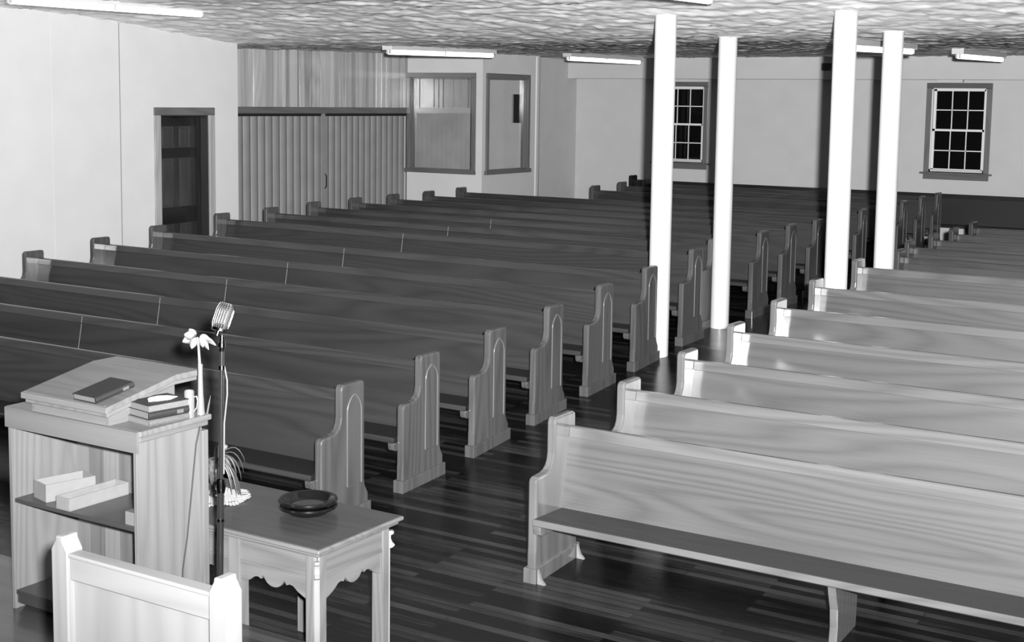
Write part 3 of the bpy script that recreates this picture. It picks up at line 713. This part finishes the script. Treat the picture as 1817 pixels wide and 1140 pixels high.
# jug and flower on the lectern
J = empty('china_jug', (-4.690, 4.625, lz), label='small white china jug standing beside the stack of books', cat='jug')
MB().lathe([(0, 0), (.024, 0), (.025, .01), (.0245, .06), (.0235, .125), (.021, .13), (.020, .12), (.018, .02), (0, .015)], 28).build('body', M['china'], J, smooth=40)
MB().tube([(.022, .005, .10), (.036, .012, .105), (.042, .014, .085), (.038, .012, .05), (.024, .005, .03)], .0042, 8).build('handle', M['china'], J, smooth=60)
F = empty('flower_vase', (-4.695, 4.705, lz), label='tall slender white bud vase with a single white lily', cat='vase')
MB().lathe([(0, 0), (.021, 0), (.019, .02), (.0135, .10), (.011, .20), (.012, .245), (.010, .245), (.009, .1), (0, .02)], 24).build('bud_vase', M['china'], F, smooth=40)
tip = Vector((-.018, .0, .375))
MB().tube([(0, 0, .1), (-.004, 0, .25), (-.010, 0, .33), tuple(tip)], [.008, .0075, .006, .006], 10).build('stem', M['stem'], F, smooth=50)
def petal(base, dirv, ln, wd, droop, nm='petal'):
    wd *= 1.35
    dirv = Vector(dirv).normalized(); side = dirv.cross(Vector((-.53, .85, .05))).normalized(); upv = side.cross(dirv)
    m = MB(); rows = []
    for j in range(9):
        t = j/8; c = base+dirv*ln*t+upv*(ln*.12*math.sin(PI*t))-Vector((0, 0, droop*ln*t*t))
        w = wd*max(.02, 3.2*(t+.06)**.8*(1-t)**.95)
        rows.append([m.bm.verts.new(c+side*w*q+upv*(-.25*w*(1-abs(q))+.0)) for q in (-1, -.5, 0, .5, 1)])
    for a, b in zip(rows, rows[1:]):
        for q in range(4): m.bm.faces.new((a[q], a[q+1], b[q+1], b[q]))
    o = m.build(nm, M['petal'], F, smooth=60)
    s = o.modifiers.new('solid', 'SOLIDIFY'); s.thickness = .0012
# camera-right in the world is (.85,.53,0); bloom opens to the left, toward camera
lf = Vector((-.85, -.53, 0)); fw = Vector((.5, -.85, 0)); up = Vector((0, 0, 1))
hb = Vector(tip)
bl = hb+lf*.012
petal(bl, lf*.5+up*1.0+fw*.2, .055, .013, .1); petal(bl, lf*1.2-up*.35+fw*.2, .062, .016, .1); petal(bl, lf*.9+up*.35+fw*.5, .055, .016, .0)
petal(bl, lf*.2-up*1.0+fw*.5, .055, .013, .1); petal(bl, lf*.2+up*.2+fw, .045, .014, .3); petal(bl, lf*.7-up*.2-fw*.6, .05, .013, .1)
br_ = hb-lf*.012
petal(br_, -lf*1.3-up*.35, .085, .010, .25); petal(br_, -lf*.9-up*1.0+fw*.3, .072, .010, .1); petal(br_, -lf*.4-up*.9+fw*.4, .055, .010, .0); petal(br_, -lf*.9+up*.1, .06, .012, .5); petal(br_, -lf*.6-up*.6-fw*.5, .055, .01, .1)
MB().tube([(.022, .02, .0), (.03, .025, .05), (.036, .03, .09)], [.006, .005, .001], 6).build('leaf_blade', M['leafd'], F, smooth=60)

# boxes in the lectern
def tray(w, l, h, M4, label, mat=M['card']):
    e = empty('cardboard_box', M4.to_translation(), M4.to_euler().z, label=label, cat='box', group='open white boxes on the lectern shelf')
    t = .004
    MB().box(0, w, 0, l, 0, t).build('bottom', mat, e)
    MB().box(0, t, 0, l, t, h).box(w-t, w, 0, l, t, h).box(t, w-t, 0, t, t, h).box(t, w-t, l-t, l, t, h).build('walls', mat, e, .001)
    return e
tray(.135, .262, .088, Matrix.Translation((-5.505, 4.365, .565)) @ Matrix.Rotation(math.radians(-14), 4, 'Z'), 'taller open white box on the lectern shelf, the left one')
e = tray(.098, .365, .062, Matrix.Translation((-5.262, 4.30, .565)) @ Matrix.Rotation(math.radians(-1), 4, 'Z'), 'longer low open white box on the lectern shelf, the right one')
o = MB().box(-.02, .03, -.045, .045, 0, .001).build('paper_sheet', M['paper']); o.location = (-5.215, 4.47, .572); o.rotation_euler = (0, .1, .1)
tag(o, label='white paper slip lying inside the longer low box', cat='paper')
e = empty('card_box', (-4.80, 4.315, .565), label='tiny upright white carton at the right end of the lectern shelf', cat='box')
MB().box(0, .06, 0, .05, 0, .062).build('carton', M['china'], e, .001)
MB().box(.012, .06, .05, .07, .001, .095).build('flap', M['card'], e, .001)

# ------------------------------------------------------------------ microphone on stand
foot = Vector((-4.112, 4.215, 0)); head = Vector((-4.212, 4.355, 1.515))
Sx = empty('microphone_stand', foot, label='chrome and black microphone floor stand beside the lectern', cat='microphone stand')
ax = (head-foot)
P = lambda t: tuple(ax*t)
MB().lathe([(0, 0), (.125, 0), (.13, .008), (.12, .02), (.05, .032), (.02, .05), (0, .05)], 40).build('base', M['black'], Sx, smooth=40)
MB().tube([P(.02), P(.56)], .0145, 20).build('lower_tube', M['black'], Sx, smooth=40)
MB().tube([P(.56), P(.955)], .0105, 20).build('upper_tube', M['black'], Sx, smooth=40)
MB().tube([P(.545), P(.56), P(.585), P(.588)], [.017, .021, .021, .014], 20).build('clutch', M['chrome'], Sx, smooth=30)
MB().tube([tuple(ax*.572), tuple(ax*.572+Vector((-.03, -.012, 0)))], .008, 12).build('clutch_screw', M['chrome'], Sx, smooth=40)
MB().tube([P(.462), P(.470)], .0165, 16).build('cord_clip', M['chrome'], Sx, smooth=40)
MB().tube([P(.90), P(.912)], .015, 16).build('cord_clip', M['chrome'], Sx, smooth=40)
MB().tube([P(.953), P(.963), P(.965), P(.978), P(.98), P(1.0)], [.011, .013, .017, .017, .012, .011], 16).build('swivel', M['chrome'], Sx, smooth=40)
rt = Vector((.85, .53, 0))
MB().tube([tuple(ax*.91+rt*.012), tuple(ax*.87+rt*.024), tuple(ax*.83+rt*.025), tuple(ax*.78+rt*.018), tuple(ax*.745+rt*.013), tuple(ax*.60+rt*.013)], .0038, 8).build('cord', M['cord'], Sx, smooth=60)
# the microphone itself
Mh = bpy.data.objects.new('microphone', None); C.objects.link(Mh); Mh.location = head+Vector((-.014, -.009, .014))
tag(Mh, label='chrome ribbed vintage microphone on top of the stand', cat='microphone')
# local frame: z long axis, -y front; lean to camera right and back
Mh.rotation_euler = (Matrix.Rotation(math.radians(35), 3, 'Z') @ Matrix.Rotation(math.radians(17), 3, 'Y') @ Matrix.Rotation(math.radians(-14), 3, 'X') @ Matrix.Rotation(math.radians(-28), 3, 'Z')).to_euler()
def bulge(t): return max(.80, (1-abs(2*t-1)**5)**(1/3)) if 0 < t < 1 else .78
def sup(W, Dp, H, z0, inset=0, n=28, e=3.0):
    prof = []
    m = MB(); rings = []
    for k in range(15):
        t = k/14; z = z0+H*t
        q = bulge(t)
        R = []
        for i in range(n):
            a = 2*PI*i/n; ca, sa = math.cos(a), math.sin(a)
            R.append(m.bm.verts.new(((W-inset)*q*math.copysign(abs(ca)**(2/e), ca), (Dp-inset)*q*math.copysign(abs(sa)**(2/e), sa), z)))
        rings.append(R)
    for a, b in zip(rings, rings[1:]):
        for i in range(n): m.bm.faces.new((a[i], a[(i+1) % n], b[(i+1) % n], b[i]))
    m.bm.faces.new(rings[0][::-1]); m.bm.faces.new(rings[-1]); return m
sup(.041, .030, .122, .010, .004).build('grille', M['grille'], Mh, smooth=50)
def rib(a0, a1, x, sgn, r=.0022, W=.041, Dp=.030, z0=.010, H=.122):
    pts = []
    for k in range(15):
        t = a0+(a1-a0)*k/14; q = bulge(t)
        xx = x*q; yy = Dp*q*(max(0, 1-abs(x/W)**2.6))**(1/2.6)
        pts.append((xx, sgn*yy, z0+H*t))
    return pts
for sgn in (-1, 1):
    for x in (-.030, -.018, -.006, .006, .018, .030):
        MB().tube(rib(.06, .97, x, sgn), .0023, 8).build('rib', M['chrome'], Mh, smooth=50)
m = MB()
for sgn in (-1, 1):
    for k in range(11):
        t = .12+.76*k/10; q = bulge(t)
        m.tube([(-.039*q, sgn*.010*q, .010+.122*t), (-.02*q, sgn*.0275*q, .010+.122*t), (0, sgn*.0285*q, .010+.122*t), (.02*q, sgn*.0275*q, .010+.122*t), (.039*q, sgn*.010*q, .010+.122*t)], .0009, 5)
m.build('grille_slots', M['chrome'], Mh, smooth=50)
m = MB()
for sgn in (-1, 1): m.tube([(sgn*.0405*bulge(t), 0, .010+.122*t) for t in [.03+.94*k/14 for k in range(15)]], .0042, 8, sx=1)
m.tube([(-.030, 0, .130), (0, 0, .135), (.030, 0, .130)], .005, 8)
m.build('side_band', M['chrome'], Mh, smooth=50)
m = MB(); m.prism([(.036*math.cos(2*PI*i/24), .027*math.sin(2*PI*i/24)) for i in range(24)], .004, .018, 'Z')
m.build('bottom_collar', M['chrome'], Mh, .002)
MB().tube([(0, 0, -.016), (0, 0, .006)], .011, 16).build('neck', M['chrome'], Mh, smooth=40)

# dark cord hanging down the lectern side
pts = [(-4.655, 4.66, .985), (-4.668, 4.645, .90), (-4.672, 4.62, .70), (-4.674, 4.585, .45), (-4.676, 4.555, .30), (-4.676, 4.55, .16), (-4.672, 4.55, .0)]
o = MB().tube(pts, .0035, 8).build('hanging_cord', M['cord_dark'], smooth=60)
tag(o, label='thin dark cord hanging down the right side of the lectern', cat='cord')

# ------------------------------------------------------------------ pulpit chair
Ch = empty('pulpit_chair', (-3.33, 3.03, 0), label='pale wooden high-backed chair seen from behind at bottom left', cat='chair')
hw = .41
for sg in (-1, 1):
    a, b = sorted((sg*hw, sg*(hw-.08)))
    prof = [(a, 0), (b, 0), (b, 1.005), (b-.022, 1.04), (b-.024, 1.055), (a+.024, 1.055), (a+.022, 1.04), (a, 1.005)]
    MB().prism(prof, 0, .07, 'Y').build('back_post', M['chair'], Ch, .005)
    MB().box(a, b, .44, .50, 0, .41).build('front_leg', M['chair'], Ch, .005)
    MB().box(a+.03, b-.03, .07, .44, .30, .40).build('side_rail', M['chair'], Ch)
MB().box(-hw+.08, hw-.08, .012, .055, .905, .985).box(-hw+.08, hw-.08, .004, .060, .985, 1.0).build('top_rail', M['chairX'], Ch, .004)
MB().box(-hw+.08, hw-.08, .030, .045, .10, .905).build('back_board', M['chair'], Ch)
MB().box(-hw+.08, hw-.08, .012, .055, .06, .14).build('bottom_rail', M['chairX'], Ch, .004)
MB().box(-hw+.08, hw-.08, .06, .52, .41, .45).build('seat', M['chairX'], Ch, .01)

# ------------------------------------------------------------------ light
def lamp(name, kind, loc, energy, **k):
    l = bpy.data.lights.new(name, kind); l.energy = energy
    for a, v in k.items(): setattr(l, a, v)
    o = bpy.data.objects.new(name, l); C.objects.link(o); o.location = loc; return o
fl_ = lamp('camera_flash', 'SPOT', (.22, -.02, 2.73), 23000, shadow_soft_size=.06, spot_size=math.radians(112), spot_blend=1.0)
tgt = Vector((-7.8, 14, 7.0)); fl_.rotation_euler = (tgt-Vector(fl_.location)).to_track_quat('-Z', 'Y').to_euler()
W = bpy.data.worlds.new('night'); bpy.context.scene.world = W; W.use_nodes = True
W.node_tree.nodes['Background'].inputs[0].default_value = (.004, .004, .004, 1)

# ------------------------------------------------------------------ camera
cam = bpy.data.cameras.new('camera'); co = bpy.data.objects.new('camera', cam); C.objects.link(co)
Fpx, CXp, CYp = 2421.677, 908.205, 443.638
cam.sensor_width = 36; cam.sensor_fit = 'HORIZONTAL'; cam.lens = Fpx/1817*36
cam.shift_x = (908.5-CXp)/1817; cam.shift_y = (CYp-570)/1817; cam.clip_start = .05; cam.clip_end = 100
r = Vector((0.847622154556274, 0.530422392531519, 0.013739308807912841)); u = Vector((-0.06882347315194735, 0.08423195156530251, 0.9940665510310683)); f = Vector((-0.5261178695394059, 0.8435384187081462, -0.1079023795598461))
m4 = Matrix(((r.x, u.x, -f.x, 0), (r.y, u.y, -f.y, 0), (r.z, u.z, -f.z, 2.553231), (0, 0, 0, 1)))
co.matrix_world = m4
sc = bpy.context.scene; sc.camera = co
sc.view_settings.view_transform = 'Standard'; sc.view_settings.look = 'None'; sc.view_settings.gamma = 1; sc.view_settings.exposure = 0
sc.view_settings.use_curve_mapping = False
